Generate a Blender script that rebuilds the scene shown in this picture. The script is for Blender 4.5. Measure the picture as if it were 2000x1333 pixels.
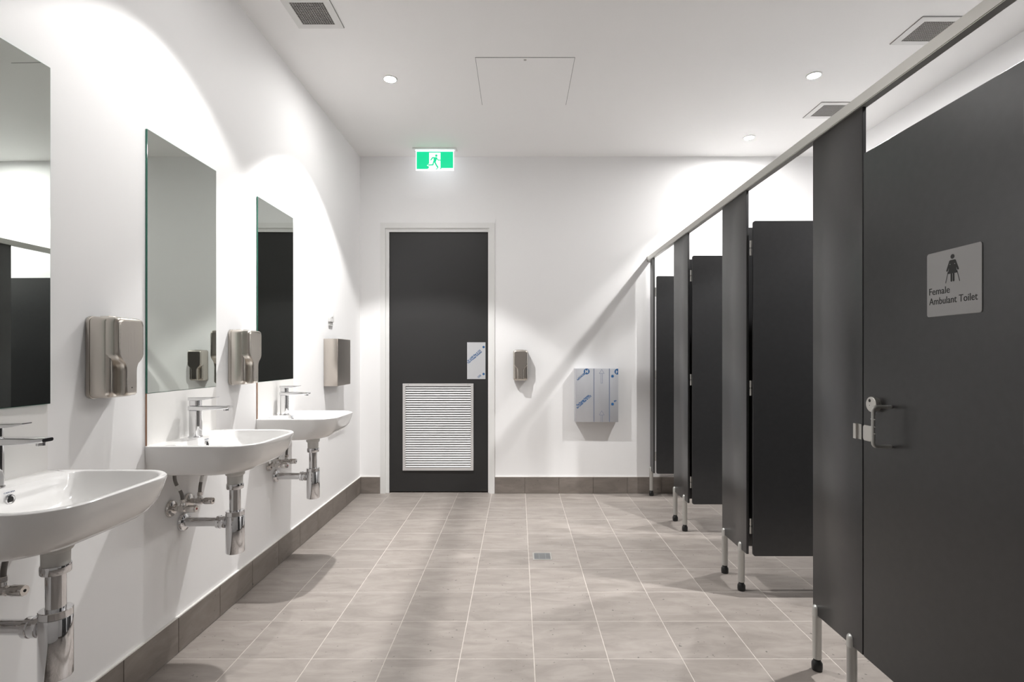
import bpy, bmesh, math, random
from mathutils import Vector, Matrix

for _o in list(bpy.data.objects):
    bpy.data.objects.remove(_o)
random.seed(7)
S = bpy.context.scene
COL = S.collection
PI = math.pi

# ------------------------------------------------------------------ camera, world, exposure
H = 1.227                                   # eye height
F = 1025.0                                  # focal length in pixels of the 2000 px frame
cam_d = bpy.data.cameras.new('camera')
cam_d.sensor_width = 36.0
cam_d.lens = F / 2000 * 36
cam_d.shift_x = -12 / 2000
cam_d.shift_y = 28.5 / 2000
cam_d.clip_start = 0.02
cam = bpy.data.objects.new('camera', cam_d)
cam.location = (0, 0, H)
cam.rotation_euler = (PI / 2, 0, 0)
COL.objects.link(cam)
S.camera = cam

w = bpy.data.worlds.new('world')
S.world = w
w.use_nodes = True
w.node_tree.nodes['Background'].inputs[0].default_value = (1, 1, 1, 1)
w.node_tree.nodes['Background'].inputs[1].default_value = 0.02

S.view_settings.view_transform = 'Standard'
S.view_settings.look = 'None'
S.view_settings.gamma = 1.0
S.view_settings.use_curve_mapping = False
S.view_settings.exposure = 0.40
S.cycles.use_denoising = True
S.cycles.max_bounces = 12
S.cycles.diffuse_bounces = 7
S.cycles.glossy_bounces = 6
S.cycles.sample_clamp_indirect = 6.0
S.cycles.caustics_reflective = False
S.cycles.caustics_refractive = False

# lamp grid of the room (all recessed ceiling downlights)
LAMP_COL = (1.0, 0.985, 0.968)
LAMP_HALF = 49.0
LAMP_BLEND = 0.20
# x, y, beam watts, beam is narrow, glow of the diffusing lens
BASIN_LAMPS = [(-0.82, 3.36, 225.0, True, 500.0), (-0.85, 2.01, 44.0, False, 160.0)]
STALL_LAMPS = [(1.875, 4.26, 84.0, False, 900.0), (1.87, 3.317, 84.0, False, 900.0), (1.87, 2.38, 260.0, True, 640.0), (1.87, 1.44, 95.0, True, 230.0)]

# room
XL, XR, YB, YR, ZC = -1.409, 2.757, 4.675, -1.477, 3.0

# ------------------------------------------------------------------ materials
def mat(name, color=(.8, .8, .8), rough=.5, metal=0.0, spec=.5, coat=0.0, emit=None, emit_s=0.0):
    m = bpy.data.materials.new(name)
    m.use_nodes = True
    b = m.node_tree.nodes['Principled BSDF']
    b.inputs['Base Color'].default_value = (*color, 1)
    b.inputs['Roughness'].default_value = rough
    b.inputs['Metallic'].default_value = metal
    b.inputs['Specular IOR Level'].default_value = spec
    b.inputs['Coat Weight'].default_value = coat
    b.inputs['Coat Roughness'].default_value = 0.03
    if emit:
        b.inputs['Emission Color'].default_value = (*emit, 1)
        b.inputs['Emission Strength'].default_value = emit_s
    return m

def nodes(m):
    nt = m.node_tree
    return nt, nt.nodes, nt.links, nt.nodes['Principled BSDF']

def add_noise_color(m, c0, c1, scale=6.0, stretch=(1, 1, 1), detail=5, rnd=0.0, lo=.3, hi=.7):
    nt, N, L, b = nodes(m)
    tc = N.new('ShaderNodeTexCoord')
    mp = N.new('ShaderNodeMapping'); mp.inputs['Scale'].default_value = stretch
    ns = N.new('ShaderNodeTexNoise'); ns.inputs['Scale'].default_value = scale
    ns.inputs['Detail'].default_value = detail
    rp = N.new('ShaderNodeValToRGB')
    rp.color_ramp.elements[0].position = lo; rp.color_ramp.elements[0].color = (*c0, 1)
    rp.color_ramp.elements[1].position = hi; rp.color_ramp.elements[1].color = (*c1, 1)
    L.new(tc.outputs['Object'], mp.inputs['Vector'])
    L.new(mp.outputs[0], ns.inputs['Vector'])
    L.new(ns.outputs['Fac'], rp.inputs['Fac'])
    L.new(rp.outputs['Color'], b.inputs['Base Color'])
    return ns, rp

def add_bump(m, scale, strength, dist=.001, stretch=(1, 1, 1)):
    nt, N, L, b = nodes(m)
    tc = N.new('ShaderNodeTexCoord')
    mp = N.new('ShaderNodeMapping'); mp.inputs['Scale'].default_value = stretch
    ns = N.new('ShaderNodeTexNoise'); ns.inputs['Scale'].default_value = scale
    bp = N.new('ShaderNodeBump'); bp.inputs['Strength'].default_value = strength
    bp.inputs['Distance'].default_value = dist
    L.new(tc.outputs['Object'], mp.inputs['Vector'])
    L.new(mp.outputs[0], ns.inputs['Vector'])
    L.new(ns.outputs['Fac'], bp.inputs['Height'])
    L.new(bp.outputs[0], b.inputs['Normal'])

def tile_material(name, dark, light, pit=(.12, .11, .10), rough=.42, grain=(1, 1, 1)):
    """stone-look porcelain: clouds, streaks, faint pits; each tile shifts the pattern"""
    m = mat(name, light, rough)
    nt, N, L, b = nodes(m)
    tc = N.new('ShaderNodeTexCoord')
    oi = N.new('ShaderNodeObjectInfo')
    mul = N.new('ShaderNodeVectorMath'); mul.operation = 'SCALE'
    mul.inputs[0].default_value = (31.7, 57.3, 11.9)
    L.new(oi.outputs['Random'], mul.inputs['Scale'])
    add = N.new('ShaderNodeVectorMath'); add.operation = 'ADD'
    L.new(tc.outputs['Object'], add.inputs[0]); L.new(mul.outputs[0], add.inputs[1])
    m1 = N.new('ShaderNodeMapping'); m1.inputs['Scale'].default_value = (1.2 * grain[0], 3.6 * grain[1], 3.6 * grain[2])
    n1 = N.new('ShaderNodeTexNoise'); n1.inputs['Scale'].default_value = 4.0
    n1.inputs['Detail'].default_value = 8; n1.inputs['Roughness'].default_value = .62
    n1.inputs['Distortion'].default_value = .6
    L.new(add.outputs[0], m1.inputs['Vector']); L.new(m1.outputs[0], n1.inputs['Vector'])
    r1 = N.new('ShaderNodeValToRGB')
    r1.color_ramp.elements[0].position = .34; r1.color_ramp.elements[0].color = (*dark, 1)
    r1.color_ramp.elements[1].position = .64; r1.color_ramp.elements[1].color = (*light, 1)
    L.new(n1.outputs['Fac'], r1.inputs['Fac'])
    n2 = N.new('ShaderNodeTexNoise'); n2.inputs['Scale'].default_value = 55; n2.inputs['Detail'].default_value = 2
    L.new(add.outputs[0], n2.inputs['Vector'])
    r2 = N.new('ShaderNodeValToRGB')
    r2.color_ramp.elements[0].position = .255; r2.color_ramp.elements[0].color = (1, 1, 1, 1)
    r2.color_ramp.elements[1].position = .285; r2.color_ramp.elements[1].color = (0, 0, 0, 1)
    L.new(n2.outputs['Fac'], r2.inputs['Fac'])
    mx = N.new('ShaderNodeMix'); mx.data_type = 'RGBA'
    L.new(r2.outputs['Color'], mx.inputs[0])
    L.new(r1.outputs['Color'], mx.inputs[6]); mx.inputs[7].default_value = (*pit, 1)
    hv = N.new('ShaderNodeHueSaturation')
    mr = N.new('ShaderNodeMapRange'); mr.inputs['To Min'].default_value = .93; mr.inputs['To Max'].default_value = 1.06
    L.new(oi.outputs['Random'], mr.inputs['Value']); L.new(mr.outputs[0], hv.inputs['Value'])
    L.new(mx.outputs[2], hv.inputs['Color'])
    L.new(hv.outputs[0], b.inputs['Base Color'])
    bp = N.new('ShaderNodeBump'); bp.inputs['Strength'].default_value = .12; bp.inputs['Distance'].default_value = .002
    L.new(n1.outputs['Fac'], bp.inputs['Height']); L.new(bp.outputs[0], b.inputs['Normal'])
    return m

M = {}
M['wall'] = mat('wall_paint', (.90, .898, .90), .55, spec=.3); add_bump(M['wall'], 180, .05)
M['ceiling'] = mat('ceiling_paint', (.90, .893, .886), .75, spec=.2); add_bump(M['ceiling'], 120, .04)
M['tile'] = tile_material('floor_stone_tile', (.252, .224, .203), (.338, .304, .279))
M['skirt'] = tile_material('skirting_stone_tile', (.178, .154, .136), (.245, .215, .192))
M['grout'] = mat('grout', (.56, .51, .47), .8); add_noise_color(M['grout'], (.45, .41, .375), (.54, .495, .46), 30)
M['bead'] = mat('white_sealant_bead', (.82, .80, .77), .5)
M['laminate'] = mat('charcoal_laminate', (.027, .027, .028), .30, spec=.60)
add_noise_color(M['laminate'], (.024, .024, .025), (.029, .029, .030), 40)
add_bump(M['laminate'], 900, .06)
M['leafpaint'] = mat('charcoal_door_paint', (.023, .0228, .023), .45)
add_bump(M['leafpaint'], 500, .05)
M['alu'] = mat('satin_aluminium', (.60, .59, .56), .42, metal=.85)
add_bump(M['alu'], 300, .05, stretch=(1, .02, 1))
M['leg'] = mat('satin_nylon_silver', (.52, .52, .50), .36, metal=.55)
M['rubber'] = mat('black_rubber', (.012, .012, .012), .35)
M['chrome'] = mat('polished_chrome', (.72, .72, .73), .045, metal=1)
M['chromed'] = mat('valve_chrome', (.66, .64, .62), .12, metal=1)
M['steel'] = mat('brushed_steel', (.60, .56, .51), .27, metal=1)
add_bump(M['steel'], 400, .08, stretch=(1, 1, .02))
M['steeldark'] = mat('brushed_steel_box', (.62, .57, .52), .30, metal=1)
add_bump(M['steeldark'], 400, .08, stretch=(1, 1, .02))
M['ceramic'] = mat('vitreous_china', (.86, .855, .845), .10, spec=.5, coat=.5)
M['plastic'] = mat('white_plastic', (.80, .80, .79), .4)
M['tail'] = mat('grey_white_plastic', (.62, .62, .60), .35)
M['mirror'] = mat('mirror_silver', (.60, .635, .60), 0.0, metal=1)
M['glassedge'] = mat('green_glass_edge', (.012, .16, .105), .12, coat=.5)
M['splash'] = mat('white_splashback', (.84, .83, .81), .3)
M['rawedge'] = mat('raw_board_edge', (.50, .30, .20), .7)
M['framepaint'] = mat('door_frame_enamel', (.80, .80, .79), .35)
M['slat'] = mat('white_anodised_slat', (.88, .88, .88), .4)
M['louvframe'] = mat('louvre_frame_aluminium', (.66, .65, .645), .4, metal=.3)
M['film'] = mat('protective_film_on_steel', (.52, .53, .56), .30, metal=.35)
add_noise_color(M['film'], (.47, .48, .51), (.57, .58, .61), 5, (6, 1, .2))
M['filmplate'] = mat('protective_film_on_plate', (.60, .61, .63), .35, metal=.2)
M['ink'] = mat('blue_print', (.012, .10, .27), .5)
M['inklight'] = mat('pale_blue_print', (.16, .20, .34), .5)
M['inkline'] = mat('slate_blue_print', (.15, .19, .28), .5)
M['black'] = mat('matt_black', (.012, .012, .012), .6)
M['dark'] = mat('dark_void', (.02, .02, .02), .8)
M['signface'] = mat('grey_sign_face', (.40, .40, .40), .5)
M['vent'] = mat('vent_enamel', (.72, .715, .70), .5)
M['core'] = mat('vent_grille_core', (.40, .39, .37), .5)
M['drain'] = mat('drain_steel', (.34, .35, .36), .35, metal=.6)
M['red'] = mat('red_marker', (.35, .02, .02), .5)
M['hose'] = mat('braided_hose', (.20, .19, .18), .4, metal=.5)
add_bump(M['hose'], 700, .5)
def lens_mat(glow):
    k = 'lens%d' % glow
    if k not in M:
        M[k] = mat('downlight_lens', (.9, .9, .9), .4, emit=LAMP_COL, emit_s=glow)
    return M[k]
M['exit_white'] = mat('exit_white_lit', (.4, .4, .4), .4, emit=(.96, 1.0, 1.0), emit_s=.95)
M['exit_green'] = mat('exit_green_lit', (.0, .12, .06), .4, emit=(.0, .60, .27), emit_s=.9)
M['exit_led'] = mat('exit_led_strip', (.9, .9, .9), .4, emit=(.74, .76, 1.0), emit_s=4.5)

# ------------------------------------------------------------------ helpers
def finish(bm, name, m, parent=None, smooth=False, mats=None):
    bmesh.ops.recalc_face_normals(bm, faces=bm.faces[:])
    me = bpy.data.meshes.new(name)
    bm.to_mesh(me); bm.free()
    for mm in (mats or [m]):
        me.materials.append(mm)
    if smooth:
        for p in me.polygons:
            p.use_smooth = True
        me.set_sharp_from_angle(angle=math.radians(38))
    o = bpy.data.objects.new(name, me)
    COL.objects.link(o)
    if parent:
        o.parent = parent
    return o

def tag(o, label=None, cat=None, group=None, kind=None):
    if label: o['label'] = label
    if cat: o['category'] = cat
    if group: o['group'] = group
    if kind: o['kind'] = kind
    return o

def empty(name, loc, label, cat, group=None, rz=0.0, kind=None):
    o = bpy.data.objects.new(name, None)
    o.empty_display_size = .05
    o.location = loc; o.rotation_euler = (0, 0, rz)
    COL.objects.link(o)
    return tag(o, label, cat, group, kind)

def add_box(bm, x0, x1, y0, y1, z0, z1, mi=0):
    v = [bm.verts.new(p) for p in ((x0, y0, z0), (x1, y0, z0), (x1, y1, z0), (x0, y1, z0),
                                   (x0, y0, z1), (x1, y0, z1), (x1, y1, z1), (x0, y1, z1))]
    fs = []
    for f in ((0, 3, 2, 1), (4, 5, 6, 7), (0, 1, 5, 4), (1, 2, 6, 5), (2, 3, 7, 6), (3, 0, 4, 7)):
        fc = bm.faces.new([v[i] for i in f]); fc.material_index = mi; fs.append(fc)
    return v

def box(name, m, parent, x0, x1, y0, y1, z0, z1, bevel=0.0, segs=2):
    bm = bmesh.new()
    add_box(bm, x0, x1, y0, y1, z0, z1)
    if bevel:
        bmesh.ops.bevel(bm, geom=bm.edges[:], offset=bevel, segments=segs, affect='EDGES', profile=.5)
    return finish(bm, name, m, parent, smooth=bevel > 0)

def add_loft(bm, rings, cap0=True, cap1=True):
    vr = [[bm.verts.new(p) for p in r] for r in rings]
    n = len(vr[0])
    for a, b in zip(vr, vr[1:]):
        for i in range(n):
            bm.faces.new((a[i], a[(i + 1) % n], b[(i + 1) % n], b[i]))
    if cap0: bm.faces.new(vr[0])
    if cap1: bm.faces.new(vr[-1])
    return vr

AX = {'x': Matrix(((0, 0, 1), (1, 0, 0), (0, 1, 0))),      # local z -> world x
      'y': Matrix(((0, 1, 0), (0, 0, 1), (1, 0, 0))),
      'z': Matrix.Identity(3)}

def add_lathe(bm, prof, c=(0, 0, 0), axis='z', seg=24):
    R = AX[axis]; c = Vector(c)
    rings = []
    for r, t in prof:
        rings.append([c + R @ Vector((max(r, 1e-5) * math.cos(2 * PI * i / seg), max(r, 1e-5) * math.sin(2 * PI * i / seg), t)) for i in range(seg)])
    add_loft(bm, rings)

def lathe(name, m, parent, prof, c=(0, 0, 0), axis='z', seg=24):
    bm = bmesh.new()
    add_lathe(bm, prof, c, axis, seg)
    return finish(bm, name, m, parent, smooth=True)

def rrect(w, h, r, n=5, cx=0, cy=0):
    """rounded rectangle, counter-clockwise 2D points"""
    pts = []
    r = min(r, w / 2 - 1e-5, h / 2 - 1e-5)
    for k, (sx, sy) in enumerate(((1, 1), (-1, 1), (-1, -1), (1, -1))):
        for i in range(n + 1):
            a = k * PI / 2 + i / n * PI / 2
            pts.append((cx + sx * (w / 2 - r) + r * math.cos(a), cy + sy * (h / 2 - r) + r * math.sin(a)))
    return pts

def frame_mat(o, ex, ey):
    ex, ey = Vector(ex), Vector(ey); ez = ex.cross(ey)
    return Matrix(((ex.x, ey.x, ez.x, o[0]), (ex.y, ey.y, ez.y, o[1]), (ex.z, ey.z, ez.z, o[2]), (0, 0, 0, 1)))

def add_plate(bm, pts, z0, z1, fr=Matrix.Identity(4)):
    add_loft(bm, [[fr @ Vector((x, y, z)) for x, y in pts] for z in (z0, z1)])

def stroke(pts, wd):
    """polyline -> list of polygons (thick segments and round joints)"""
    out = []
    for (x0, y0), (x1, y1) in zip(pts, pts[1:]):
        d = math.hypot(x1 - x0, y1 - y0); nx, ny = -(y1 - y0) / d * wd / 2, (x1 - x0) / d * wd / 2
        out.append([(x0 - nx, y0 - ny), (x1 - nx, y1 - ny), (x1 + nx, y1 + ny), (x0 + nx, y0 + ny)])
    for x, y in pts:
        out.append([(x + wd / 2 * math.cos(a * PI / 5), y + wd / 2 * math.sin(a * PI / 5)) for a in range(10)])
    return out

def disc(x, y, r, n=20, ry=None):
    return [(x + r * math.cos(2 * PI * i / n), y + (ry or r) * math.sin(2 * PI * i / n)) for i in range(n)]

def decal(name, m, parent, polys, fr, z0=0.0, z1=.0004):
    bm = bmesh.new()
    for k, p in enumerate(polys):
        add_plate(bm, p, z0, z1 + .00002 * (k % 3), fr)
    return finish(bm, name, m, parent)

def lettering(name, text, m, parent, fr, size, width=None, depth=.0004, shear=0.0, bold=0.0):
    cu = bpy.data.curves.new('t', 'FONT')
    cu.body = text; cu.size = size; cu.extrude = depth / 2; cu.resolution_u = 3; cu.shear = shear; cu.offset = bold
    tmp = bpy.data.objects.new('t', cu); COL.objects.link(tmp)
    bpy.context.view_layer.update()
    me = bpy.data.meshes.new_from_object(tmp.evaluated_get(bpy.context.evaluated_depsgraph_get()))
    bpy.data.objects.remove(tmp); bpy.data.curves.remove(cu)
    xs = [v.co.x for v in me.vertices]
    k = (width / (max(xs) - min(xs))) if width else 1.0
    x0 = min(xs)
    for v in me.vertices:
        v.co = fr @ Vector(((v.co.x - x0) * k, v.co.y, v.co.z + depth / 2))
    me.materials.clear(); me.materials.append(m)
    me.name = name
    o = bpy.data.objects.new(name, me); COL.objects.link(o); o.parent = parent
    return o

def add_tube(bm, pts, r, seg=10):
    P = [Vector(p) for p in pts]
    rings = []; up = None
    for i, p in enumerate(P):
        d = (P[min(i + 1, len(P) - 1)] - P[max(i - 1, 0)]).normalized()
        if up is None:
            up = Vector((0, 0, 1)) if abs(d.z) < .9 else Vector((1, 0, 0))
        a = d.cross(up).normalized(); up = a.cross(d).normalized()
        rr = r[i] if isinstance(r, (list, tuple)) else r
        rings.append([p + rr * (a * math.cos(2 * PI * k / seg) + up * math.sin(2 * PI * k / seg)) for k in range(seg)])
    add_loft(bm, rings)

def bez(p0, p1, p2, p3, n=14):
    p0, p1, p2, p3 = map(Vector, (p0, p1, p2, p3))
    return [((1 - t) ** 3) * p0 + 3 * (1 - t) ** 2 * t * p1 + 3 * (1 - t) * t * t * p2 + t ** 3 * p3 for t in [i / n for i in range(n + 1)]]

def tree_copy(o, parent=None):
    c = o.copy(); COL.objects.link(c); c.parent = parent
    for ch in list(o.children):
        tree_copy(ch, c)
    return c

def dup(root, loc, label, rz=None):
    kids = list(root.children)
    c = root.copy(); COL.objects.link(c); c.location = loc; c['label'] = label
    if rz is not None: c.rotation_euler = (0, 0, rz)
    for k in kids:
        kk = k.copy(); COL.objects.link(kk); kk.parent = c
        for g in list(k.children):
            gg = g.copy(); COL.objects.link(gg); gg.parent = kk
    return c

# ------------------------------------------------------------------ room shell
T = .12
def struct(o, label, cat):
    return tag(o, label, cat, kind='structure')

struct(box('wall_left', M['wall'], None, XL - T, XL, YR - T, YB + T, 0, ZC), 'white painted wall behind the wash basins', 'wall')
struct(box('wall_right', M['wall'], None, XR, XR + T, YR - T, YB + T, 0, ZC), 'white painted wall at the back of the toilet cubicles', 'wall')
struct(box('wall_rear', M['wall'], None, XL, XR, YR - T, YR, 0, ZC), 'white painted wall behind the viewer', 'wall')
struct(box('ceiling', M['ceiling'], None, XL - T, XR + T, YR - T, YB + T, ZC, ZC + .1), 'flat white plaster ceiling', 'ceiling')
# back wall with the doorway cut out
DX0, DX1, DZ = -1.185, -.252, 2.365
bm = bmesh.new()
add_box(bm, XL, DX0, YB, YB + T, 0, ZC)
add_box(bm, DX1, XR, YB, YB + T, 0, ZC)
add_box(bm, DX0, DX1, YB, YB + T, DZ, ZC)
struct(finish(bm, 'wall_back', M['wall']), 'white painted end wall with the charcoal door', 'wall')

# floor: grout bed and single tiles
fl = struct(box('floor', M['grout'], None, XL, XR, YR, YB + T, -.06, -.0006), 'stone-look tiled floor in a square grid', 'floor')
JX = [XL] + [.064 + .3 * k for k in range(-4, 9)] + [XR]
JY = [YR + 0.0] + [2.123 + .3 * k for k in range(-11, 9)] + [YB + .03]
G = .0037
tile_cache = {}
def tile_mesh(sx, sy, sz, m, key):
    k = (round(sx, 4), round(sy, 4), round(sz, 4), key)
    if k not in tile_cache:
        bm = bmesh.new(); add_box(bm, -sx / 2, sx / 2, -sy / 2, sy / 2, -sz, 0)
        top = [e for e in bm.edges if all(v.co.z > -1e-6 for v in e.verts)]
        bmesh.ops.bevel(bm, geom=top, offset=.0006, segments=1, affect='EDGES')
        bmesh.ops.recalc_face_normals(bm, faces=bm.faces[:])
        me = bpy.data.meshes.new('tile'); bm.to_mesh(me); bm.free(); me.materials.append(m)
        tile_cache[k] = me
    return tile_cache[k]
DRX, DRY, DRS = .147, 3.205, .058       # floor drain
for i in range(len(JX) - 1):
    for j in range(len(JY) - 1):
        x0, x1, y0, y1 = JX[i] + G / 2, JX[i + 1] - G / 2, JY[j] + G / 2, JY[j + 1] - G / 2
        if x1 - x0 < .01 or y1 - y0 < .01:
            continue
        o = bpy.data.objects.new('floor_tile', tile_mesh(x1 - x0, y1 - y0, .008, M['tile'], 'f'))
        o.location = ((x0 + x1) / 2, (y0 + y1) / 2, 0)
        COL.objects.link(o); o.parent = fl

# tiled skirting, tile by tile
SKH, SKT = .147, .010
def skirting(name, horiz, a0, a1, fixed, sign, joints, label):
    """horiz 'x': runs along x at y=fixed, faces sign*y ; 'y': runs along y at x=fixed"""
    bk = .004 * sign
    lo, hi = sorted((fixed, fixed + bk))
    if horiz == 'x':
        b = box(name, M['grout'], None, a0, a1, lo, hi, 0, SKH - .001)
    else:
        b = box(name, M['grout'], None, lo, hi, a0, a1, 0, SKH - .001)
    struct(b, label, 'skirting')
    js = [a0] + [j for j in joints if a0 + .01 < j < a1 - .01] + [a1]
    for p, q in zip(js, js[1:]):
        ln = q - p - .003
        me = tile_mesh(ln, SKH - .004, SKT, M['skirt'], 's' + horiz)
        o = bpy.data.objects.new('skirting_tile', me)
        # local z -> outward, local y -> up
        if horiz == 'x':
            fr = frame_mat(((p + q) / 2, fixed + sign * SKT, SKH / 2), (-sign, 0, 0), (0, 0, 1))
        else:
            fr = frame_mat((fixed + sign * SKT, (p + q) / 2, SKH / 2), (0, sign, 0), (0, 0, 1))
        o.matrix_world = fr
        COL.objects.link(o); o.parent = b
    if horiz == 'x':
        lo, hi = sorted((fixed, fixed + sign * SKT)); bd = box('sealant_bead', M['bead'], b, a0, a1, lo, hi, SKH - .001, SKH + .004)
    else:
        lo, hi = sorted((fixed, fixed + sign * SKT)); bd = box('sealant_bead', M['bead'], b, lo, hi, a0, a1, SKH - .001, SKH + .004)
JS = [1.862 + .301 * k for k in range(-12, 10)]
JB = [.06 + .3033 * k for k in range(-6, 10)]
skirting('baseboard_left', 'y', YR, YB, XL, 1, JS, 'brown stone-tile skirting under the wash basins')
skirting('baseboard_back', 'x', -.207, XR, YB, -1, JB, 'brown stone-tile skirting on the end wall right of the door')
skirting('baseboard_corner', 'x', XL + SKT, -1.228, YB, -1, [], 'short brown skirting tile in the corner left of the door')
skirting('baseboard_right', 'y', YR, YB, XR, -1, JS, 'brown stone-tile skirting inside the cubicles')

# ------------------------------------------------------------------ door in the end wall
door = empty('door_1', (-.71, YB, 0), 'charcoal door with white louvre grille and white frame', 'door', kind='structure')
def dx(x): return x + .71
FY = -.012     # frame face proud of the wall
bm = bmesh.new()
zh = 2.408
def jamb(x0, x1, y0, y1, z0, z1): add_box(bm, dx(x0), dx(x1), y0, y1, z0, z1)
jamb(-1.226, -1.181, FY, .09, 0, zh)              # left face
jamb(-.256, -.209, FY, .09, 0, zh)                # right face
jamb(-1.181, -.256, FY, .09, 2.362, zh)           # head face
frm = finish(bm, 'door_frame', M['framepaint'], door)
bm = bmesh.new()
jamb(-1.181, -1.151, .006, .02, 0, 2.362)
jamb(-.268, -.256, .006, .02, 0, 2.362)
jamb(-1.151, -.268, .006, .02, 2.331, 2.362)
finish(bm, 'door_stop', M['framepaint'], door)
leaf = box('door_leaf', M['leafpaint'], door, dx(-1.166), dx(-.262), .022, .062, .010, 2.345, .001, 1)
# louvre
LX0, LX1, LZ0, LZ1 = dx(-1.030), dx(-.399), .201, .977
lg = bmesh.new()
for a in ((LX0, LX1, LZ1 - .024, LZ1), (LX0, LX1, LZ0, LZ0 + .024)):
    add_box(lg, a[0], a[1], .006, .0215, a[2], a[3])
for a in ((LX0, LX0 + .024), (LX1 - .024, LX1)):
    add_box(lg, a[0], a[1], .006, .0215, LZ0 + .024, LZ1 - .024)
grille = finish(lg, 'louvre_frame', M['louvframe'], door)
n = 35
z_lo, z_hi = LZ0 + .026, LZ1 - .026
pitch = (z_hi - z_lo) / n
sb = bmesh.new()
sw = (LX1 - LX0 - .05) / 2
# slat section: tilted blade, lower edge towards the room
sec = [(.0080, -.0062), (.0092, -.0070), (.0208, .0058), (.0196, .0066)]
add_loft(sb, [[Vector((sx, y, z)) for y, z in sec] for sx in (-sw, sw)])
bmesh.ops.recalc_face_normals(sb, faces=sb.faces[:])
sme = bpy.data.meshes.new('slat'); sb.to_mesh(sme); sb.free(); sme.materials.append(M['slat'])
for k in range(n):
    o = bpy.data.objects.new('slat', sme)
    o.location = ((LX0 + LX1) / 2, 0, z_lo + pitch * (k + .5))
    COL.objects.link(o); o.parent = grille
for sx in (LX0 + .05, LX1 - .05):
    lathe('screw', M['dark'], grille, [(.0025, 0), (.0025, -.001)], (sx, .006, LZ1 - .012), 'y', 8)
# push plate under protective film, printed in blue
PX0, PX1, PZ0, PZ1 = dx(-.4565), dx(-.2925), 1.017, 1.346
plate = box('push_plate', M['filmplate'], door, PX0, PX1, .020, .0219, PZ0, PZ1)
plate['label'] = 'steel push plate still under blue-printed protective film'
def pp(px, py):   # photo pixel on the door plane -> plate coordinates
    return (px - 930) * .004585, (705 - py) * .004585
fr = frame_mat(((PX0 + PX1) / 2, .0200, (PZ0 + PZ1) / 2), (1, 0, 0), (0, 0, 1))
for _py in (678.5, 731):
    decal('printed_star', M['ink'], plate, [disc(*pp(944.3, _py), .0105)], fr, .0002, .0006)
def film_text(name, text, parent, o3, ex, ey, ang, px, size, width):
    c, s = math.cos(ang), math.sin(ang)
    ex, ey = Vector(ex), Vector(ey)
    return lettering(name, text, M['ink'], parent, frame_mat(Vector(o3) + ex * px[0] + ey * px[1], ex * c + ey * s, -ex * s + ey * c), size, width, .0005, bold=.0009)
pc = ((PX0 + PX1) / 2, .0200, (PZ0 + PZ1) / 2)
film_text('printed_text', 'for LASER Fiber & CO2', plate, pc, (1, 0, 0), (0, 0, 1), math.radians(41), pp(914.2, 706.8), .021, .150)
film_text('printed_text', 'The Process Solution', plate, pc, (1, 0, 0), (0, 0, 1), math.radians(41), pp(914.2, 711.6), .021, .165)
film_text('printed_text', 'CO2', plate, pc, (1, 0, 0), (0, 0, 1), math.radians(41), pp(934.2, 739), .021, .034)

# ------------------------------------------------------------------ left wall: basins and fittings
BY = [1.352, 2.208, 3.048]            # centre line of each basin
BHW = [.226, .229, .228]
ZT = .885                              # rim height
WHICH = ['nearest', 'middle', 'farthest']

def outline(xb, xf, hw, rf, rb, z, bow=.006):
    """plan outline of the basin: back at x=xb, front at x=xf; constant point count"""
    pts = []
    def arc(cx, cy, r, a0, a1, n):
        for i in range(n + 1):
            a = a0 + (a1 - a0) * i / n
            pts.append([cx + r * math.cos(a), cy + r * math.sin(a)])
    arc(xb + rb, -hw + rb, rb, -PI, -PI / 2, 4)
    for i in range(1, 5):
        t = i / 5; pts.append([(xb + rb) * (1 - t) + (xf - rf) * t, -hw])
    arc(xf - rf, -hw + rf, rf, -PI / 2, 0, 10)
    for i in range(1, 8):
        t = i / 8; pts.append([xf, (-hw + rf) * (1 - t) + (hw - rf) * t])
    arc(xf - rf, hw - rf, rf, 0, PI / 2, 10)
    for i in range(1, 5):
        t = i / 5; pts.append([(xf - rf) * (1 - t) + (xb + rb) * t, hw])
    arc(xb + rb, hw - rb, rb, PI / 2, PI, 4)
    for i in range(1, 6):
        t = i / 6; pts.append([xb, (hw - rb) * (1 - t) + (-hw + rb) * t])
    out = []
    for x, y in pts:
        k = max(0, (x - xf + rf) / rf) if rf > 0 else 0
        out.append(Vector((x - bow * k * (y / hw) ** 2, y, z)))
    return out

def make_basin(hw):
    k = hw / .228
    rows = [(-.120, 0, .300, .178, .10, .002), (-.1183, 0, .325, .196, .11, .002), (-.111, 0, .347, .209, .11, .002),
            (-.094, 0, .368, .218, .11, .002), (-.066, 0, .389, .2235, .11, .002), (-.030, 0, .402, .2265, .11, .002),
            (-.008, 0, .408, .228, .11, .002), (-.003, 0, .4075, .2275, .11, .002), (-.0006, 0, .405, .225, .108, .002),
            (0, 0, .402, .222, .106, .002),
            (0, .088, .396, .216, .102, .03), (-.0012, .091, .3925, .2125, .10, .03), (-.005, .093, .390, .210, .10, .03),
            (-.03, .099, .382, .203, .10, .035), (-.06, .110, .366, .188, .095, .045), (-.082, .128, .340, .160, .085, .05),
            (-.094, .155, .300, .115, .07, .05), (-.099, .19, .25, .04, .028, .028)]
    bm = bmesh.new()
    rings = [outline(xb, xf, h * k, rf, rb, z) for z, xb, xf, h, rf, rb in rows]
    add_loft(bm, rings)
    return bm

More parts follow.
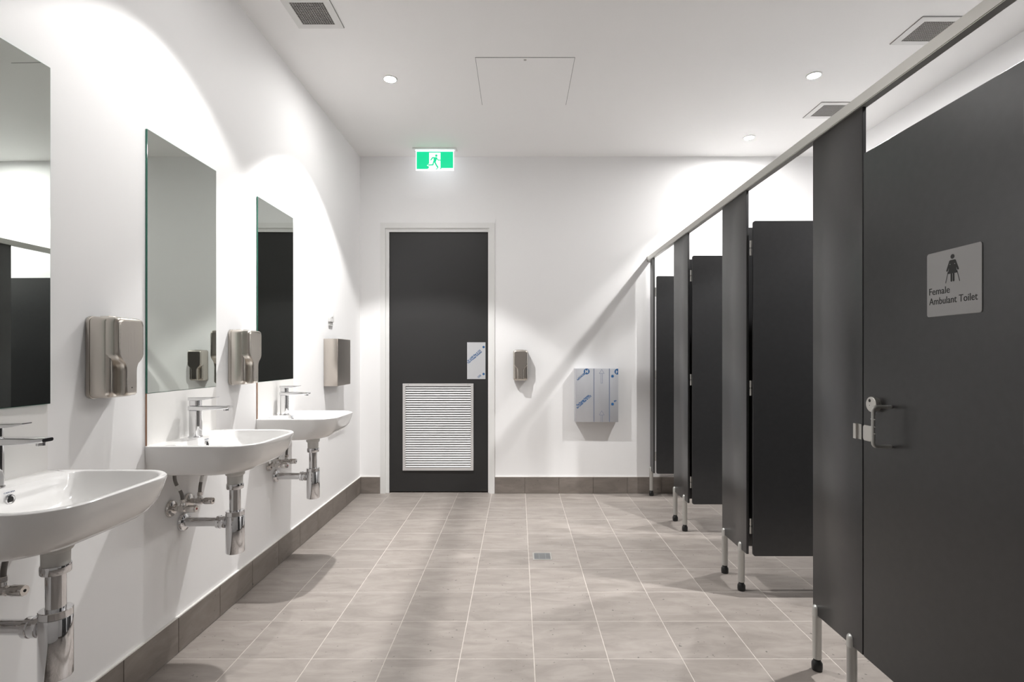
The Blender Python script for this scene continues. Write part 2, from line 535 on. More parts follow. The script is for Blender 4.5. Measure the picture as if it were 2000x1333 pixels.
def build_basin(i):
    y = BY[i]
    b = empty('wash_basin', (XL, y, ZT), '', 'wash basin', 'wash basins along the left wall')
    finish(make_basin(BHW[i]), 'bowl', M['ceramic'], b, smooth=True)
    # overflow ring on the back slope of the bowl
    ov = lathe('overflow_ring', M['chrome'], b, [(.0085, -.004), (.0085, .0015), (.0105, .0035), (.0125, .0030), (.0135, .0005), (.0135, -.004)], (.0995, 0, -.029), 'x', 24)
    lathe('overflow_hole', M['black'], ov, [(.0088, -.003), (.0088, .0016)], (.0995, 0, -.029), 'x', 20)
    lathe('waste', M['chrome'], b, [(.0, -.1), (.024, -.1), (.024, -.094), (.018, -.0915), (0, -.091)], (.22, 0, 0), 'z', 20)
    lettering('maker_name', 'CAROMA', M['inkline'], b, frame_mat((.0965, -.0135, -.0125), (0, 1, 0), (.2, 0, .98)), .0062, .030, .0006)
    b['label'] = ['white ceramic wash basin in the left foreground, cut by the picture edge',
                  'white ceramic wash basin in the middle of the row of three',
                  'white ceramic wash basin nearest the charcoal door'][i]
    return b

def build_tap(i):
    t = empty('basin_tap', (XL + .052, BY[i], ZT), ['chrome mixer tap on the foreground basin, cut by the picture edge', 'chrome mixer tap on the middle wash basin', 'chrome mixer tap on the basin nearest the door'][i],
              'tap', 'chrome basin taps')
    lathe('base_ring', M['chrome'], t, [(.0265, 0), (.0265, .003), (.024, .005)], (0, 0, 0), 'z', 28)
    bm = bmesh.new()
    prof = [(.042, .040, .012, .004), (.042, .040, .012, .105), (.0425, .0405, .012, .112)]
    add_loft(bm, [[Vector((x, y, z)) for x, y in rrect(a, b_, r, 6)] for a, b_, r, z in prof])
    finish(bm, 'body', M['chrome'], t, smooth=True)
    bm = bmesh.new()
    # spout: flat bar, tapering slightly towards the outlet
    secs = [(-.0212, .040, .112, .1315), (.03, .040, .112, .1315), (.105, .037, .1155, .1310), (.140, .035, .1185, .1305), (.1455, .033, .1205, .1295)]
    add_loft(bm, [[Vector((sx, y, (z0 + z1) / 2 + z)) for y, z in rrect(wd, z1 - z0, .004, 3)] for sx, wd, z0, z1 in secs])
    sp = finish(bm, 'spout', M['chrome'], t, smooth=True)
    lathe('aerator', M['chrome'], sp, [(.0105, .118), (.0105, .1105), (.0095, .1095)], (.128, 0, 0), 'z', 20)
    bm = bmesh.new()
    add_loft(bm, [[Vector((x, y, z)) for x, y in rrect(.041, .039, .012, 6)] for z in (.1325, .154)])
    finish(bm, 'cartridge_cap', M['chrome'], t, smooth=True)
    bm = bmesh.new()
    secs = [(-.0208, .039, .154, .1665), (.02, .039, .154, .1665), (.07, .036, .1605, .1672), (.088, .032, .1645, .1680), (.0915, .028, .1665, .1685)]
    add_loft(bm, [[Vector((sx, y, (z0 + z1) / 2 + z)) for y, z in rrect(wd, z1 - z0, .0012, 3)] for sx, wd, z0, z1 in secs])
    finish(bm, 'lever', M['chrome'], t, smooth=True)
    return t

def build_trap(i):
    t = empty('bottle_trap', (XL + .218, BY[i], .398), ['chrome bottle trap under the foreground basin', 'chrome bottle trap under the middle wash basin', 'chrome bottle trap under the basin nearest the door'][i],
              'waste trap', 'chrome bottle traps')
    z = lambda a: a - .398
    lathe('rubber_collar', M['tail'], t, [(.030, z(.7646)), (.034, z(.7640)), (.034, z(.745)), (.0375, z(.743)), (.0375, z(.731)), (.0355, z(.727)), (.0305, z(.724)), (.0300, z(.700)), (.030, z(.688))], seg=32)
    lathe('collar_nut', M['chrome'], t, [(.030, z(.691)), (.0325, z(.690)), (.0330, z(.688)), (.0330, z(.671)), (.0315, z(.668)), (.022, z(.668))], seg=32)
    lathe('tail_pipe', M['chrome'], t, [(.0218, z(.672)), (.0218, z(.560))], seg=32)
    tb = lathe('trap_cup', M['chrome'], t, [(.0355, z(.556)), (.0362, z(.555)), (.0362, z(.404)), (.034, z(.400)), (.020, z(.398)), (0, z(.398))], seg=40)
    lathe('cup_lid', M['chrome'], t, [(.020, z(.576)), (.0345, z(.5755)), (.0362, z(.574)), (.0362, z(.557)), (.0355, z(.5565))], seg=40)
    lathe('outlet_nut', M['chrome'], t, [(.020, -.034), (.0245, -.036), (.0255, -.038), (.0255, -.055), (.0245, -.0575), (.0245, -.0585), (.0265, -.060), (.0265, -.072), (.0235, -.075)], (0, 0, z(.527)), 'x', 32)
    lathe('outlet_pipe', M['chrome'], t, [(.0190, -.030), (.0190, -.216)], (0, 0, z(.527)), 'x', 28)
    lathe('wall_flange', M['chrome'], t, [(.0385, -.2178), (.0382, -.214), (.034, -.207), (.024, -.2035), (.0200, -.203)], (0, 0, z(.527)), 'x', 32)
    return t

def build_valve(i, dy, hot):
    side = 'red-dotted' if hot else 'dark-dotted'
    place = ['foreground', 'middle', 'far'][i]
    v = empty('stop_valve', (XL, BY[i] + dy, .606), 'chrome stop valve with %s handle and braided hose under the %s basin' % (side, place), 'valve', 'stop valves under the basins')
    lathe('wall_flange', M['chromed'], v, [(.034, .0002), (.034, .004), (.030, .010), (.018, .0135), (.012, .014)], (0, 0, 0), 'x', 28)
    bm = bmesh.new()
    add_lathe(bm, [(.0105, .012), (.0105, .034), (.0135, .037), (.0135, .060), (.0095, .064), (.0095, .070)], (0, 0, 0), 'x', 20)
    add_lathe(bm, [(.009, .0), (.009, .016), (.0075, .018), (.0075, .022)], (.049, 0, .004), 'z', 16)
    finish(bm, 'valve_body', M['chromed'], v, smooth=True)
    bm = bmesh.new(); add_lathe(bm, [(.0095, 0), (.0115, .0015), (.0115, .0125), (.0095, .014)], (.049, 0, .024), 'z', 6)
    finish(bm, 'hose_nut', M['chromed'], v)
    hd = lathe('handle', M['chromed'], v, [(.0115, .068), (.0142, .070), (.0150, .074), (.0150, .103), (.0135, .106), (.0, .1065)], (0, 0, 0), 'x', 10)
    lathe('marker_dot', M['red'] if hot else M['black'], hd, [(.0042, .1060), (.0040, .1072)], (0, 0, 0), 'x', 12)
    bm = bmesh.new()
    top = .1445
    s = -1 if hot else 1
    path = bez((.049, 0, .037), (.045, -.004 * s, .085), (.020, .020 * s, .095), (.030, .018 * s, top + .012), 18) if hot else bez((.049, 0, .037), (.050, .0, .085), (.052, .020, .11), (.056, .030, top + .012), 18)
    add_tube(bm, path, .0068, 10)
    hs = finish(bm, 'hose', M['hose'], v, smooth=True)
    bm = bmesh.new(); add_tube(bm, path[6:11], .0073, 10)
    finish(bm, 'hose_label', M['plastic'], hs, smooth=True)
    return v

def build_mirror(i, y0, y1):
    z0, z1 = 1.0835, 2.085
    m = empty('wall_mirror', (XL, (y0 + y1) / 2, z0), ['tall frameless mirror cut by the left picture edge', 'tall frameless mirror reflecting the end wall and a dispenser', 'tall frameless mirror reflecting the charcoal door'][i], 'mirror', 'frameless wall mirrors')
    hw, hz = (y1 - y0) / 2, z1 - z0
    box('glass_edge', M['glassedge'], m, .0005, .0072, -hw, hw, 0, hz, .0006, 1)
    box('mirror_face', M['mirror'], m, .0070, .0075, -hw + .0012, hw - .0012, .0012, hz - .0012)
    if i == 0:
        m.rotation_euler.z = math.radians(-1.0); m.location.x += .0045
    s = empty('splashback', (XL, (y0 + y1) / 2, ZT), ['white splashback panel between the foreground basin and its mirror', 'white splashback panel with a raw edge behind the middle tap', 'white splashback panel behind the tap nearest the door'][i], 'splashback', 'splashback panels')
    box('board_edge', M['rawedge'], s, .0005, .0060, -hw, hw, .0, z0 - ZT - .001)
    box('laminate_face', M['splash'], s, .0058, .0072, -hw + .0004, hw - .0004, .0, z0 - ZT - .001)
    return m

MIR = [(1.112, 1.564), (1.983, 2.437), (2.826, 3.272)]
for i in range(3):
    build_basin(i); build_tap(i); build_trap(i)
    build_valve(i, -.081, True); build_valve(i, .034, False)
    build_mirror(i, *MIR[i])

cap = lathe('tap_hole_cap', M['plastic'], None, [(.0, 0), (.019, 0), (.021, .002), (.019, .0045), (0, .005)], (XL + .045, 2.905, ZT + .0005), 'z', 20)
tag(cap, 'small white cap on the ledge of the basin nearest the door', 'cap')

# soap dispensers: local +x points out of the wall
def build_dispenser(label, loc, rz):
    d = empty('soap_dispenser', loc, label, 'soap dispenser', 'steel soap dispensers', rz)
    W, HH = .130, .272
    bm = bmesh.new()
    def ring(x, wd, hh, r, zc=.136): return [Vector((x, y, zc + z)) for y, z in rrect(wd, hh, r, 6)]
    add_loft(bm, [ring(.0004, W - .004, HH - .004, .018), ring(.003, W, HH, .020), ring(.014, W, HH, .020), ring(.015, W - .004, HH - .004, .018)])
    finish(bm, 'back_plate', M['steel'], d, smooth=True)
    bm = bmesh.new()
    add_loft(bm, [ring(.0152, W - .006, HH - .006, .018), ring(.0165, W - .002, HH - .002, .019), ring(.062, W - .003, HH - .004, .019),
                  ring(.071, W - .007, HH - .009, .019), ring(.077, W - .018, HH - .022, .016), ring(.0785, W - .036, HH - .044, .012)])
    finish(bm, 'cover', M['steel'], d, smooth=True)
    # raised front: full width above, drawn in to a tongue below
    def front(inset):
        a = .0632 - inset; b = .030 - inset * .8; top = .2695 - inset; bot = .006 + inset
        half = [(a - .016, top), (a - .0047, top - .0047), (a, top - .016), (a, .160), (a, .146), (a - .004, .136), (a - .012, .126), (b + .008, .116), (b + .002, .104), (b, .090), (b, .050), (b, bot + .004), (b - .004, bot)]
        return [(y, z) for y, z in half] + [(-y, z) for y, z in reversed(half)]
    bm = bmesh.new()
    add_loft(bm, [[Vector((x, y, z)) for y, z in front(ins)] for x, ins in ((.050, .0006), (.090, .0008), (.0985, .0022), (.1035, .0055), (.1055, .0105), (.1060, .0125))])
    fp = finish(bm, 'front_panel', M['steel'], d, smooth=True)
    max(fp.data.polygons, key=lambda p: p.area * (p.center.x > .1)).use_smooth = False
    lathe('sight_hole', M['black'], fp, [(.0022, .105), (.0022, .1064)], (0, 0, .034), 'x', 10)
    box('lock_tab', M['steel'], d, .020, .050, -.028, .028, .2705, .2735, .001, 1)
    return d

build_dispenser('brushed steel soap dispenser between the foreground and middle mirrors', (XL, 1.771, 1.085), 0)
build_dispenser('brushed steel soap dispenser overlapping the farthest mirror', (XL, 2.611, 1.083), 0)
build_dispenser('brushed steel soap dispenser on the end wall right of the door', (.0205, YB, 1.005), -PI / 2)

# paper towel dispenser, left wall
d = empty('paper_towel_dispenser', (XL, 3.945, 1.005), 'square-edged brushed steel towel dispenser on the left wall near the corner', 'towel dispenser')
box('case', M['steeldark'], d, .0005, .1000, -.145, .145, 0, .345, .0012, 2)
box('front_door', M['steeldark'], d, .1000, .1020, -.1435, .1435, .0015, .3435, .0006, 1)
box('paper_slot', M['dark'], d, .035, .075, -.11, .11, -.0006, .0004)

# small white wall switch
sw_ = empty('wall_switch', (XL, 3.928, 1.478), 'small white wall switch above the towel dispenser', 'switch')
box('switch_box', M['plastic'], sw_, .0005, .018, -.041, .041, 0, .076, .003, 2)
lathe('push_button', M['plastic'], sw_, [(.011, .0175), (.011, .0205), (.009, .0215), (0, .0218)], (0, .002, .042), 'x', 18)
box('switch_shadow', M['tail'], sw_, .0005, .010, -.035, .038, -.030, -.0005, .002, 1)  # thin grey slab standing in for the shadow cast below the switch

# film-covered steel box on the end wall
bx = empty('waste_receptacle', (.6865, YB, .647), 'steel wall bin still covered in blue-printed protective film', 'wall bin', rz=-PI / 2)
BW, BH, BD = .374, .468, .098
box('case', M['film'], bx, .0005, BD, -BW / 2, BW / 2, 0, BH, .0015, 2)
def bp_(px, py):   # photo pixel -> coordinates on the front, origin bottom centre
    return (px - 1166.5) * .00447, (824.5 - py) * .00447
bfr = frame_mat((BD, 0, 0), (0, 1, 0), (0, 0, 1))
polys = []
for px in (1160.8, 1191):
    x = bp_(px, 0)[0]; polys.append([(x - .0033, .0015), (x + .0033, .0015), (x + .0033, BH - .0015), (x - .0033, BH - .0015)])
decal('printed_line', M['inkline'], bx, polys, bfr, .0001, .0004)
polys = []
for top, bot in ((721.5, 749), (802.5, 824)):
    a, b_, c_ = bp_(1176, top), bp_(1171.2, top + 8.2), bp_(1180.8, top + 8.2)
    polys += stroke([a, b_, c_, a], .0022)
    for px in (1174.6, 1177.4):
        polys += stroke([bp_(px, top + 8.2), bp_(px, bot - .3)], .0022)
    if top < 760: polys += stroke([bp_(1174.6, bot - .3), bp_(1177.4, bot - .3)], .0022)
    decal('printed_arrow', M['inklight'], bx, polys, bfr, .0001, .0004)
    polys = []
stars = []
for px, py in ((1197, 735), (1197, 789.5)):
    cx, cy = bp_(px, py); pts = []
    for k in range(16):
        r = .0165 if k % 2 == 0 else .0095
        pts.append((cx + r * math.cos(k * PI / 8), cy + r * math.sin(k * PI / 8)))
    decal('printed_star', M['ink'], bx, [pts], bfr, .0001, .0004)
# round N mark
cx, cy = bp_(1146.6, 725.8)
R0 = .0255
decal('printed_mark', M['ink'], bx, [disc(cx, cy, R0, 28)], bfr, .0001, .0004)
decal('printed_mark', M['filmplate'], bx, stroke([(cx - .0095, cy - .013), (cx - .0095, cy + .011), (cx + .0095, cy - .011), (cx + .0095, cy + .013)], .0085), bfr, .0004, .0007)
cx, cy = bp_(1206.6, 726.2)
clipx = BW / 2 - .001
decal('printed_mark', M['ink'], bx, [[(min(x, clipx), y) for x, y in disc(cx, cy, R0, 28)]], bfr, .0001, .0004)
decal('printed_mark', M['filmplate'], bx, stroke([(cx - .0095, cy - .013), (cx - .0095, cy + .008), (cx - .002, cy - .002)], .0080), bfr, .0004, .0007)
bo = (BD, 0, 0)
ft = lambda s, px, py, size, wd: film_text('printed_text', s, bx, bo, (0, 1, 0), (0, 0, 1), math.radians(42), bp_(px, py), size, wd)
ft('The Process Solution', 1128.2, 794.0, .0225, .140)
ft('for LASER Fiber & CO2', 1128.6, 798.6, .0225, .165)
ft('NOVACEL', 1129.6, 743.6, .020, .088)
ft('fo', 1201.4, 786.0, .0225, .022)
decal('printed_line', M['inkline'], bx, stroke([bp_(1129, 738.5), bp_(1141.5, 728.3)], .0020), bfr, .0001, .0004)

# ------------------------------------------------------------------ ceiling fittings
# beam profile of the downlights: angle from the axis in degrees -> relative intensity
BEAM = [(0, 1.0), (12, .93), (22, .70), (30, .47), (38, .25), (44, .12), (49, .055), (90, .055)]
def photometry(ld):
    ld.use_nodes = True
    nt = ld.node_tree; N, L = nt.nodes, nt.links
    em = N['Emission']
    tc = N.new('ShaderNodeTexCoord'); sx = N.new('ShaderNodeSeparateXYZ')
    L.new(tc.outputs['Normal'], sx.inputs[0])
    ab = N.new('ShaderNodeMath'); ab.operation = 'ABSOLUTE'; L.new(sx.outputs['Z'], ab.inputs[0])
    ac = N.new('ShaderNodeMath'); ac.operation = 'ARCCOSINE'; L.new(ab.outputs[0], ac.inputs[0])
    dv = N.new('ShaderNodeMath'); dv.operation = 'DIVIDE'; dv.inputs[1].default_value = PI / 2; L.new(ac.outputs[0], dv.inputs[0])
    rp = N.new('ShaderNodeValToRGB'); cr = rp.color_ramp
    for k, (a, v) in enumerate(BEAM):
        e = cr.elements[0] if k == 0 else (cr.elements[1] if k == len(BEAM) - 1 else cr.elements.new(a / 90))
        e.position = a / 90; e.color = (v, v, v, 1)
    L.new(dv.outputs[0], rp.inputs['Fac'])
    L.new(rp.outputs['Color'], em.inputs['Strength'])

def build_downlight(x, y, watts, narrow, glow, label):
    d = empty('downlight', (x, y, ZC), label, 'downlight', 'recessed ceiling downlights')
    lathe('trim_ring', M['plastic'], d, [(.048, -.0004), (.048, -.003), (.044, -.0055), (.037, -.0050), (.035, -.0015), (.035, -.0004)], (0, 0, 0), 'z', 32)
    lathe('lens', lens_mat(glow), d, [(.0345, -.0006), (.0345, -.0025), (0, -.0027)], (0, 0, 0), 'z', 28)
    ld = bpy.data.lights.new('downlight_beam', 'SPOT')
    ld.energy = watts; ld.color = LAMP_COL
    ld.spot_size = math.radians(2 * LAMP_HALF); ld.spot_blend = LAMP_BLEND
    ld.shadow_soft_size = .022
    if narrow: photometry(ld)
    lo = bpy.data.objects.new('beam', ld); lo.location = (0, 0, -.012)
    COL.objects.link(lo); lo.parent = d
    return d
BL = ['ceiling downlight on the left, near the exit sign', 'ceiling downlight above the middle wash basin', 'ceiling downlight above the foreground wash basin', 'ceiling downlight behind the viewer near the basins']
SL = ['ceiling downlight over the farthest cubicle', 'ceiling downlight beside the farther small vent, over the second cubicle', 'ceiling downlight over the third cubicle', 'ceiling downlight over the ambulant cubicle', 'ceiling downlight over the cubicle beside the viewer', 'ceiling downlight behind the viewer over the cubicles']
for a, l in list(zip(BASIN_LAMPS, BL)) + list(zip(STALL_LAMPS, SL)):
    build_downlight(*a, l)

def build_vent(x, y, label):
    v = empty('ceiling_vent', (x, y, ZC), label, 'vent', 'square ceiling vents')
    bm = bmesh.new()
    o_, i_ = .122, .086
    for a in ((-o_, o_, i_, o_), (-o_, o_, -o_, -i_), (-o_, -i_, -i_, i_), (i_, o_, -i_, i_)):
        add_box(bm, a[0], a[1], a[2], a[3], -.006, -.0004)
    finish(bm, 'vent_frame', M['vent'], v)
    box('shadow_gap', M['dark'], v, -.1235, .1235, -.1235, .1235, -.0016, -.0002)
    bm = bmesh.new()
    nb = 14
    for k in range(nb + 1):
        p = -i_ + 2 * i_ * k / nb
        add_box(bm, p - .0012, p + .0012, -i_, i_, -.0058, -.0018)
        add_box(bm, -i_, i_, p - .0016, p + .0016, -.0060, -.0020)
    g = finish(bm, 'egg_crate_grille', M['core'], v)
    return v
build_vent(-1.062, 2.712, 'square white ceiling vent over the basins at the top picture edge')
build_vent(2.236, 2.862, 'square white ceiling vent nearest the top right corner, crossed by the rail')
build_vent(2.243, 3.787, 'smaller-looking square ceiling vent farther back beside the rail')

ha = empty('ceiling_hatch', (.0415, 3.413, ZC), 'square white access hatch flush in the ceiling', 'hatch')
box('hatch_gap', M['dark'], ha, -.2965, .2965, -.2965, .2965, -.0010, -.0002)
box('hatch_panel', M['ceiling'], ha, -.2945, .2945, -.2945, .2945, -.0022, -.0008)
lathe('key_lock', M['core'], ha, [(.009, -.002), (.009, -.0028)], (.0, -.272, 0), 'z', 12)

# exit sign hanging below the ceiling
ex = empty('exit_sign', (-.714, 4.50, ZC), 'lit green running-man exit sign hanging above the door', 'exit sign')
box('ceiling_plate', M['plastic'], ex, -.187, .187, -.035, .035, -.012, -.0003, .002, 1)
box('led_strip', M['exit_led'], ex, -.165, .165, -.011, .011, -.0145, -.0118)
k = .325 / 1185
def ep(px, py): return ((px - 992.5) * k, -(py - 370) * k - .008)
efr = frame_mat((0, -.004, 0), (1, 0, 0), (0, 0, 1))
box('panel', M['exit_white'], ex, -.1625, .1625, -.004, .004, -.186, -.012)
def erect(a, b_, c_, d_): return [ep(a, d_), ep(c_, d_), ep(c_, b_), ep(a, b_)]
greens = [[ep(425, 975), ep(760, 975), ep(800, 950), ep(815, 900), ep(790, 885), ep(745, 870), ep(815, 800), ep(815, 430), ep(425, 430)],
          erect(1170, 430, 1565, 945), erect(815, 430, 1170, 462), [ep(1145, 975), ep(1195, 975), ep(1195, 945), ep(1170, 945)]]
decal('green_field', M['exit_green'], ex, greens, efr, .0001, .0006)
man = [disc(*ep(1040, 555), 38 * k, 16)]
man += stroke([ep(1050, 622), ep(920, 622), ep(872, 690)], 38 * k)
man += stroke([ep(1045, 628), ep(1098, 695), ep(1160, 697)], 30 * k)
man += [[ep(950, 720), ep(1020, 760), ep(1075, 620), ep(960, 608)]]
man += stroke([ep(985, 735), ep(1030, 830), ep(1085, 920)], 46 * k)
man += stroke([ep(1035, 978), ep(1078, 955)], 26 * k)
man += stroke([ep(962, 735), ep(932, 845), ep(800, 848)], 40 * k)
decal('running_man', M['exit_green'], ex, man, efr, .0001, .0007)

# ------------------------------------------------------------------ floor drain
dr = empty('floor_drain', (DRX, DRY, 0), 'small square steel floor drain grate in the tiles', 'drain')
bm = bmesh.new()
for a in ((-.058, .058, .049, .058), (-.058, .058, -.058, -.049), (-.058, -.049, -.049, .049), (.049, .058, -.049, .049)):
    add_box(bm, a[0], a[1], a[2], a[3], .0002, .0018)
finish(bm, 'drain_frame', M['alu'], dr)
box('drain_well', M['dark'], dr, -.049, .049, -.049, .049, .0001, .0005)
bm = bmesh.new()
for q in range(11):
    p = -.045 + .009 * q
    add_box(bm, -.049, .049, p - .0029, p + .0029, .0003, .0016)
for q in (-.02, .02): add_box(bm, q - .002, q + .002, -.049, .049, .0003, .0013)
finish(bm, 'grate', M['drain'], dr)

# ------------------------------------------------------------------ toilet cubicles
PX, PT = 1.160, .013                      # partition front face and thickness
PZ, PZT = .217, 2.067                     # underside of panels, underside of head rail
DZT = 1.906                               # top of doors and dividers
rail = empty('head_rail', (PX + .005, 1.6, PZT), 'long satin aluminium head rail above the cubicle fronts', 'rail')
bm = bmesh.new()
add_box(bm, -.016, .016, YR - 1.6, YB - 1.6, .0, .040)
bmesh.ops.bevel(bm, geom=[e for e in bm.edges if abs(e.verts[0].co.y - e.verts[1].co.y) > 1], offset=.0025, segments=2, affect='EDGES')
finish(bm, 'rail_profile', M['alu'], rail, smooth=True)
box('wall_bracket', M['alu'], rail, -.018, .018, YB - 1.6 - .003, YB - 1.6, -.004, .044)

def add_leg(parent, y):
    g = lathe('leg', M['leg'], parent, [(.0158, .046), (.0162, .050), (.0162, .209), (.0172, .2105)], (0, y, 0), 'z', 24)
    prof = [(.0175, .2105), (.0172, .225), (.0165, .240)] + [(.0165 * math.cos(a * PI / 12), .240 + .0165 * math.sin(a * PI / 12)) for a in range(1, 7)]
    lathe('leg_cap', M['leg'], g, prof, (0, y, 0), 'z', 24)
    lathe('rubber_foot', M['rubber'], g, [(.0135, .054), (.0135, .038), (.0150, .036), (.0195, .028), (.0200, .012), (.0185, .001), (.0, .0)], (0, y, 0), 'z', 24)

def rpanel(name, m, parent, fr, w_, h_, r, t):
    bm = bmesh.new()
    e = .0012
    add_loft(bm, [[fr @ Vector((x, y, z)) for x, y in rrect(w_ - 2 * i_, h_ - 2 * i_, max(r - i_, .0005), 4)] for z, i_ in ((-t / 2, e), (-t / 2 + e, 0), (t / 2 - e, 0), (t / 2, e))])
    return finish(bm, name, m, parent, smooth=True)

PIL = [(4.500, 4.612, [4.598], 'narrow charcoal cubicle pilaster against the end wall'),
       (3.590, 3.911, [3.897, 3.672], 'charcoal cubicle pilaster, second from the end wall'),
       (2.668, 2.984, [2.962, 2.742], 'charcoal cubicle pilaster on two legs between the two wider open doors'),
       (1.768, 2.066, [2.048, 1.834], 'nearest charcoal cubicle pilaster, beside the closed ambulant door'),
       (.870, 1.165, [1.147, .935], 'charcoal cubicle pilaster at the viewer\'s right, beyond the picture edge')]
for y0, y1, legs, lab in PIL:
    yc = (y0 + y1) / 2
    p = empty('cubicle_pilaster', (PX + PT / 2, yc, 0), lab, 'pilaster', 'cubicle pilasters on silver legs')
    fr = frame_mat((0, 0, (PZ + PZT) / 2), (0, -1, 0), (0, 0, 1))
    rpanel('panel', M['laminate'], p, fr, y1 - y0, PZT - PZ - .001, .0006, PT)
    for ly in legs:
        add_leg(p, ly - yc)

for y, lab in ((3.705, 'charcoal dividing panel between the two farthest cubicles'), (2.785, 'charcoal dividing panel behind the third cubicle door'),
               (1.885, 'charcoal dividing panel beside the ambulant cubicle'), (.985, 'charcoal dividing panel at the viewer\'s right')):
    x0, x1 = PX + PT + .0005, XR - .0005
    q = empty('cubicle_divider', (x1, y, PZ), lab, 'divider', 'dividing panels between cubicles')
    fr = frame_mat(((x0 - x1) / 2, 0, (DZT - PZ) / 2), (1, 0, 0), (0, 0, 1))
    rpanel('panel', M['laminate'], q, fr, x1 - x0, DZT - PZ, .003, PT)
    for zz in (.25, 1.45):
        box('wall_bracket', M['alu'], q, -.03, 0, PT / 2, PT / 2 + .003, zz, zz + .06)

def hinges(parent, x, y, sgn, zs):
    """two-leaf lift-off hinges in the gap between pilaster and door"""
    for zc in zs:
        h_ = lathe('hinge', M['alu'], parent, [(.0052, -.038), (.0052, -.004)], (x, y, zc), 'z', 12)
        lathe('hinge_knuckle', M['alu'], h_, [(.0052, .004), (.0052, .038)], (x, y, zc), 'z', 12)
        lathe('hinge_pin', M['core'], h_, [(.0036, -.004), (.0036, .004)], (x, y, zc), 'z', 10)

# inward-opened doors, hinged on the far pilaster, standing square to the cubicle front
OPEN = [(4.487, .585, 'open charcoal cubicle door nearest the end wall'),
        (3.565, .605, 'open charcoal cubicle door in the middle of the three open ones'),
        (2.645, .600, 'widest-looking open charcoal cubicle door, beside the nearest pilaster')]
for y, wd, lab in OPEN:
    x0 = PX + PT + .009
    q = empty('cubicle_door', (x0, y, PZ), lab, 'cubicle door', 'charcoal cubicle doors')
    fr = frame_mat((wd / 2, 0, (DZT - PZ) / 2), (1, 0, 0), (0, 0, 1))
    rpanel('panel', M['laminate'], q, fr, wd, DZT - PZ, .012, PT)
    hinges(q, -.0035, .0145, 1, (.145, .845, 1.555))

# closed ambulant door
y0, y1 = 1.169, 1.763
q = empty('cubicle_door', (PX + PT / 2, (y0 + y1) / 2, PZ), 'closed charcoal ambulant toilet door at the right, with pull handle and sign', 'cubicle door', 'charcoal cubicle doors')
yc = (y0 + y1) / 2
fr = frame_mat((0, 0, (DZT - PZ) / 2), (0, -1, 0), (0, 0, 1))
rpanel('panel', M['laminate'], q, fr, y1 - y0, DZT - PZ, .003, PT)
lx = lambda x: x - PX - PT / 2
lz = lambda z: z - PZ
# pull handle
bm = bmesh.new()
hy, hx, zt, zb, rr = 1.632 - yc, lx(1.104), lz(1.0675), lz(.9435), .012
pts = [(lx(PX), hy, zt), (hx + rr, hy, zt)]
pts += [(hx + rr - rr * math.sin(a * PI / 12), hy, zt - rr + rr * math.cos(a * PI / 12)) for a in range(1, 7)]
pts += [(hx + rr - rr * math.cos(a * PI / 12), hy, zb + rr - rr * math.sin(a * PI / 12)) for a in range(0, 7)]
pts += [(lx(PX), hy, zb)]
add_tube(bm, pts, .0055, 12)
hd = finish(bm, 'pull_handle', M['leg'], q, smooth=True)
for z in (1.0285, 1.006, .984):
    bm = bmesh.new(); add_tube(bm, [(hx, hy + .0105, lz(z)), (hx, hy - .0105, lz(z))], .0016, 8)
    finish(bm, 'cross_pin', M['leg'], hd, smooth=True)
# lock disc
ld_ = lathe('lock_disc', M['alu'], q, [(.022, lx(PX)), (.0225, lx(PX - .009)), (.0205, lx(PX - .0095)), (.0205, lx(PX - .011)), (.0248, lx(PX - .0115)), (.0248, lx(PX - .0185)), (.023, lx(PX - .0200)), (0, lx(PX - .0202))], (0, 1.697 - yc, lz(1.069)), 'x', 36)
lathe('emergency_slot', M['black'], ld_, [(.0052, lx(PX - .0195)), (.0052, lx(PX - .0208))], (0, 1.702 - yc, lz(1.081)), 'x', 14)
lathe('pin_mark', M['black'], ld_, [(.0012, lx(PX - .0195)), (.0012, lx(PX - .0208))], (0, 1.702 - yc, lz(1.0655)), 'x', 8)
# folded strike plate bridging the joint
bm = bmesh.new()
zz0, zz1 = lz(.944), lz(.995)
add_box(bm, lx(PX - .0100), lx(PX - .0002), 1.788 - yc, 1.802 - yc, zz0, zz1)
add_box(bm, lx(PX - .0035), lx(PX - .0002), 1.7685 - yc, 1.788 - yc, zz0, zz1)
sp_ = finish(bm, 'strike_plate', M['alu'], q)
fr = frame_mat((lx(PX - .0022), 1.739 - yc, (zz0 + zz1) / 2), (0, -1, 0), (0, 0, 1))
rpanel('latch_plate', M['alu'], q, fr, .042, .052, .008, .004)
for zc in (.145, .845, 1.555):
    box('hinge', M['alu'], q, lx(PX - .006), lx(PX - .0002), y0 - yc + .001, y0 - yc + .03, zc - .04, zc + .04, .002, 1)

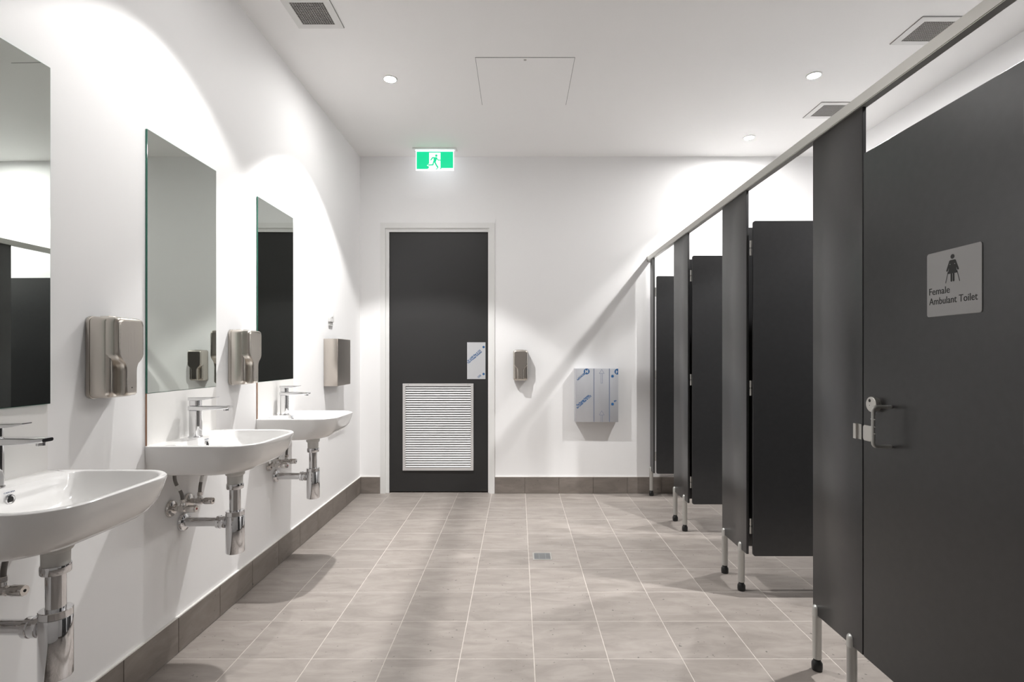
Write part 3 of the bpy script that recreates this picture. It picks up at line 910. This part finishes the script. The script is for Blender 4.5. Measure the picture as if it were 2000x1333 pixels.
# sign on the closed door
sy0, sy1, sz0, sz1 = 1.310, 1.487, 1.335, 1.513
sg = empty('door_sign', (PX, (sy0 + sy1) / 2, sz0), 'grey square sign reading Female Ambulant Toilet on the closed door', 'sign')
fr0 = frame_mat((-.0012, 0, (sz1 - sz0) / 2), (0, -1, 0), (0, 0, 1))
rpanel('sign_plate', M['signface'], sg, fr0, sy1 - sy0, sz1 - sz0, .007, .0022)
fr = frame_mat((-.0023, 0, 0), (0, -1, 0), (0, 0, 1))
SX = lambda y: (1.3985 - y)
fy = lambda z: z - sz0
c0 = 1.3995 - 1.3985
C = 0.0
fig = [disc(C, fy(1.4915), .0062, 18)]
fig += [[(C - .0075, fy(1.4825)), (C - .0145, fy(1.4465)), (C + .0145, fy(1.4465)), (C + .0075, fy(1.4825))]]
fig += stroke([(C - .0080, fy(1.4795)), (C - .0175, fy(1.4560))], .0052)
fig += stroke([(C + .0080, fy(1.4795)), (C + .0175, fy(1.4560))], .0052)
fig += stroke([(C - .0036, fy(1.448)), (C - .0036, fy(1.4270))], .0050)
fig += stroke([(C + .0036, fy(1.448)), (C + .0036, fy(1.4270))], .0050)
fig += stroke([(C - .0145, fy(1.452)), (C - .0225, fy(1.4235))], .0013)
fig += stroke([(C + .0145, fy(1.452)), (C + .0225, fy(1.4235))], .0013)
decal('ambulant_figure', M['black'], sg, fig, fr, .0, .0005)
decal('crutch_grip', M['signface'], sg, [disc(C - .0075, fy(1.4715), .0011, 10), disc(C + .0075, fy(1.4715), .0011, 10)], fr, .0005, .0008)
tf = lambda x, z: frame_mat((-.0023, -x, fy(z)), (0, -1, 0), (0, 0, 1))
lettering('sign_text', 'Female', M['black'], sg, tf(-.079, 1.3960), .0272, .0700, .0005)
lettering('sign_text', 'Ambulant Toilet', M['black'], sg, tf(-.079, 1.3685), .0272, .1555, .0005)
bm = bmesh.new()
for r_ in range(2):
    for q_ in range(22):
        if (q_ * 7 + r_ * 3) % 5 < 3:
            add_lathe(bm, [(.0009, 0), (.0006, .0006), (0, .0007)], fr @ Vector((-.074 + q_ * .0040, fy(1.3515) - r_ * .003, 0)), 'z', 6)
finish(bm, 'braille', M['signface'], sg)

# ------------------------------------------------------------------ origins of single-mesh things to their base
for o in list(COL.objects):
    if o.type == 'MESH' and o.parent is None and not o.children and o.location.length < 1e-6:
        co = [v.co for v in o.data.vertices]
        c = Vector((sum((max(v[i] for v in co), min(v[i] for v in co))) / 2 for i in range(3)))
        c.z = min(v.z for v in co)
        o.data.transform(Matrix.Translation(-c)); o.location = c
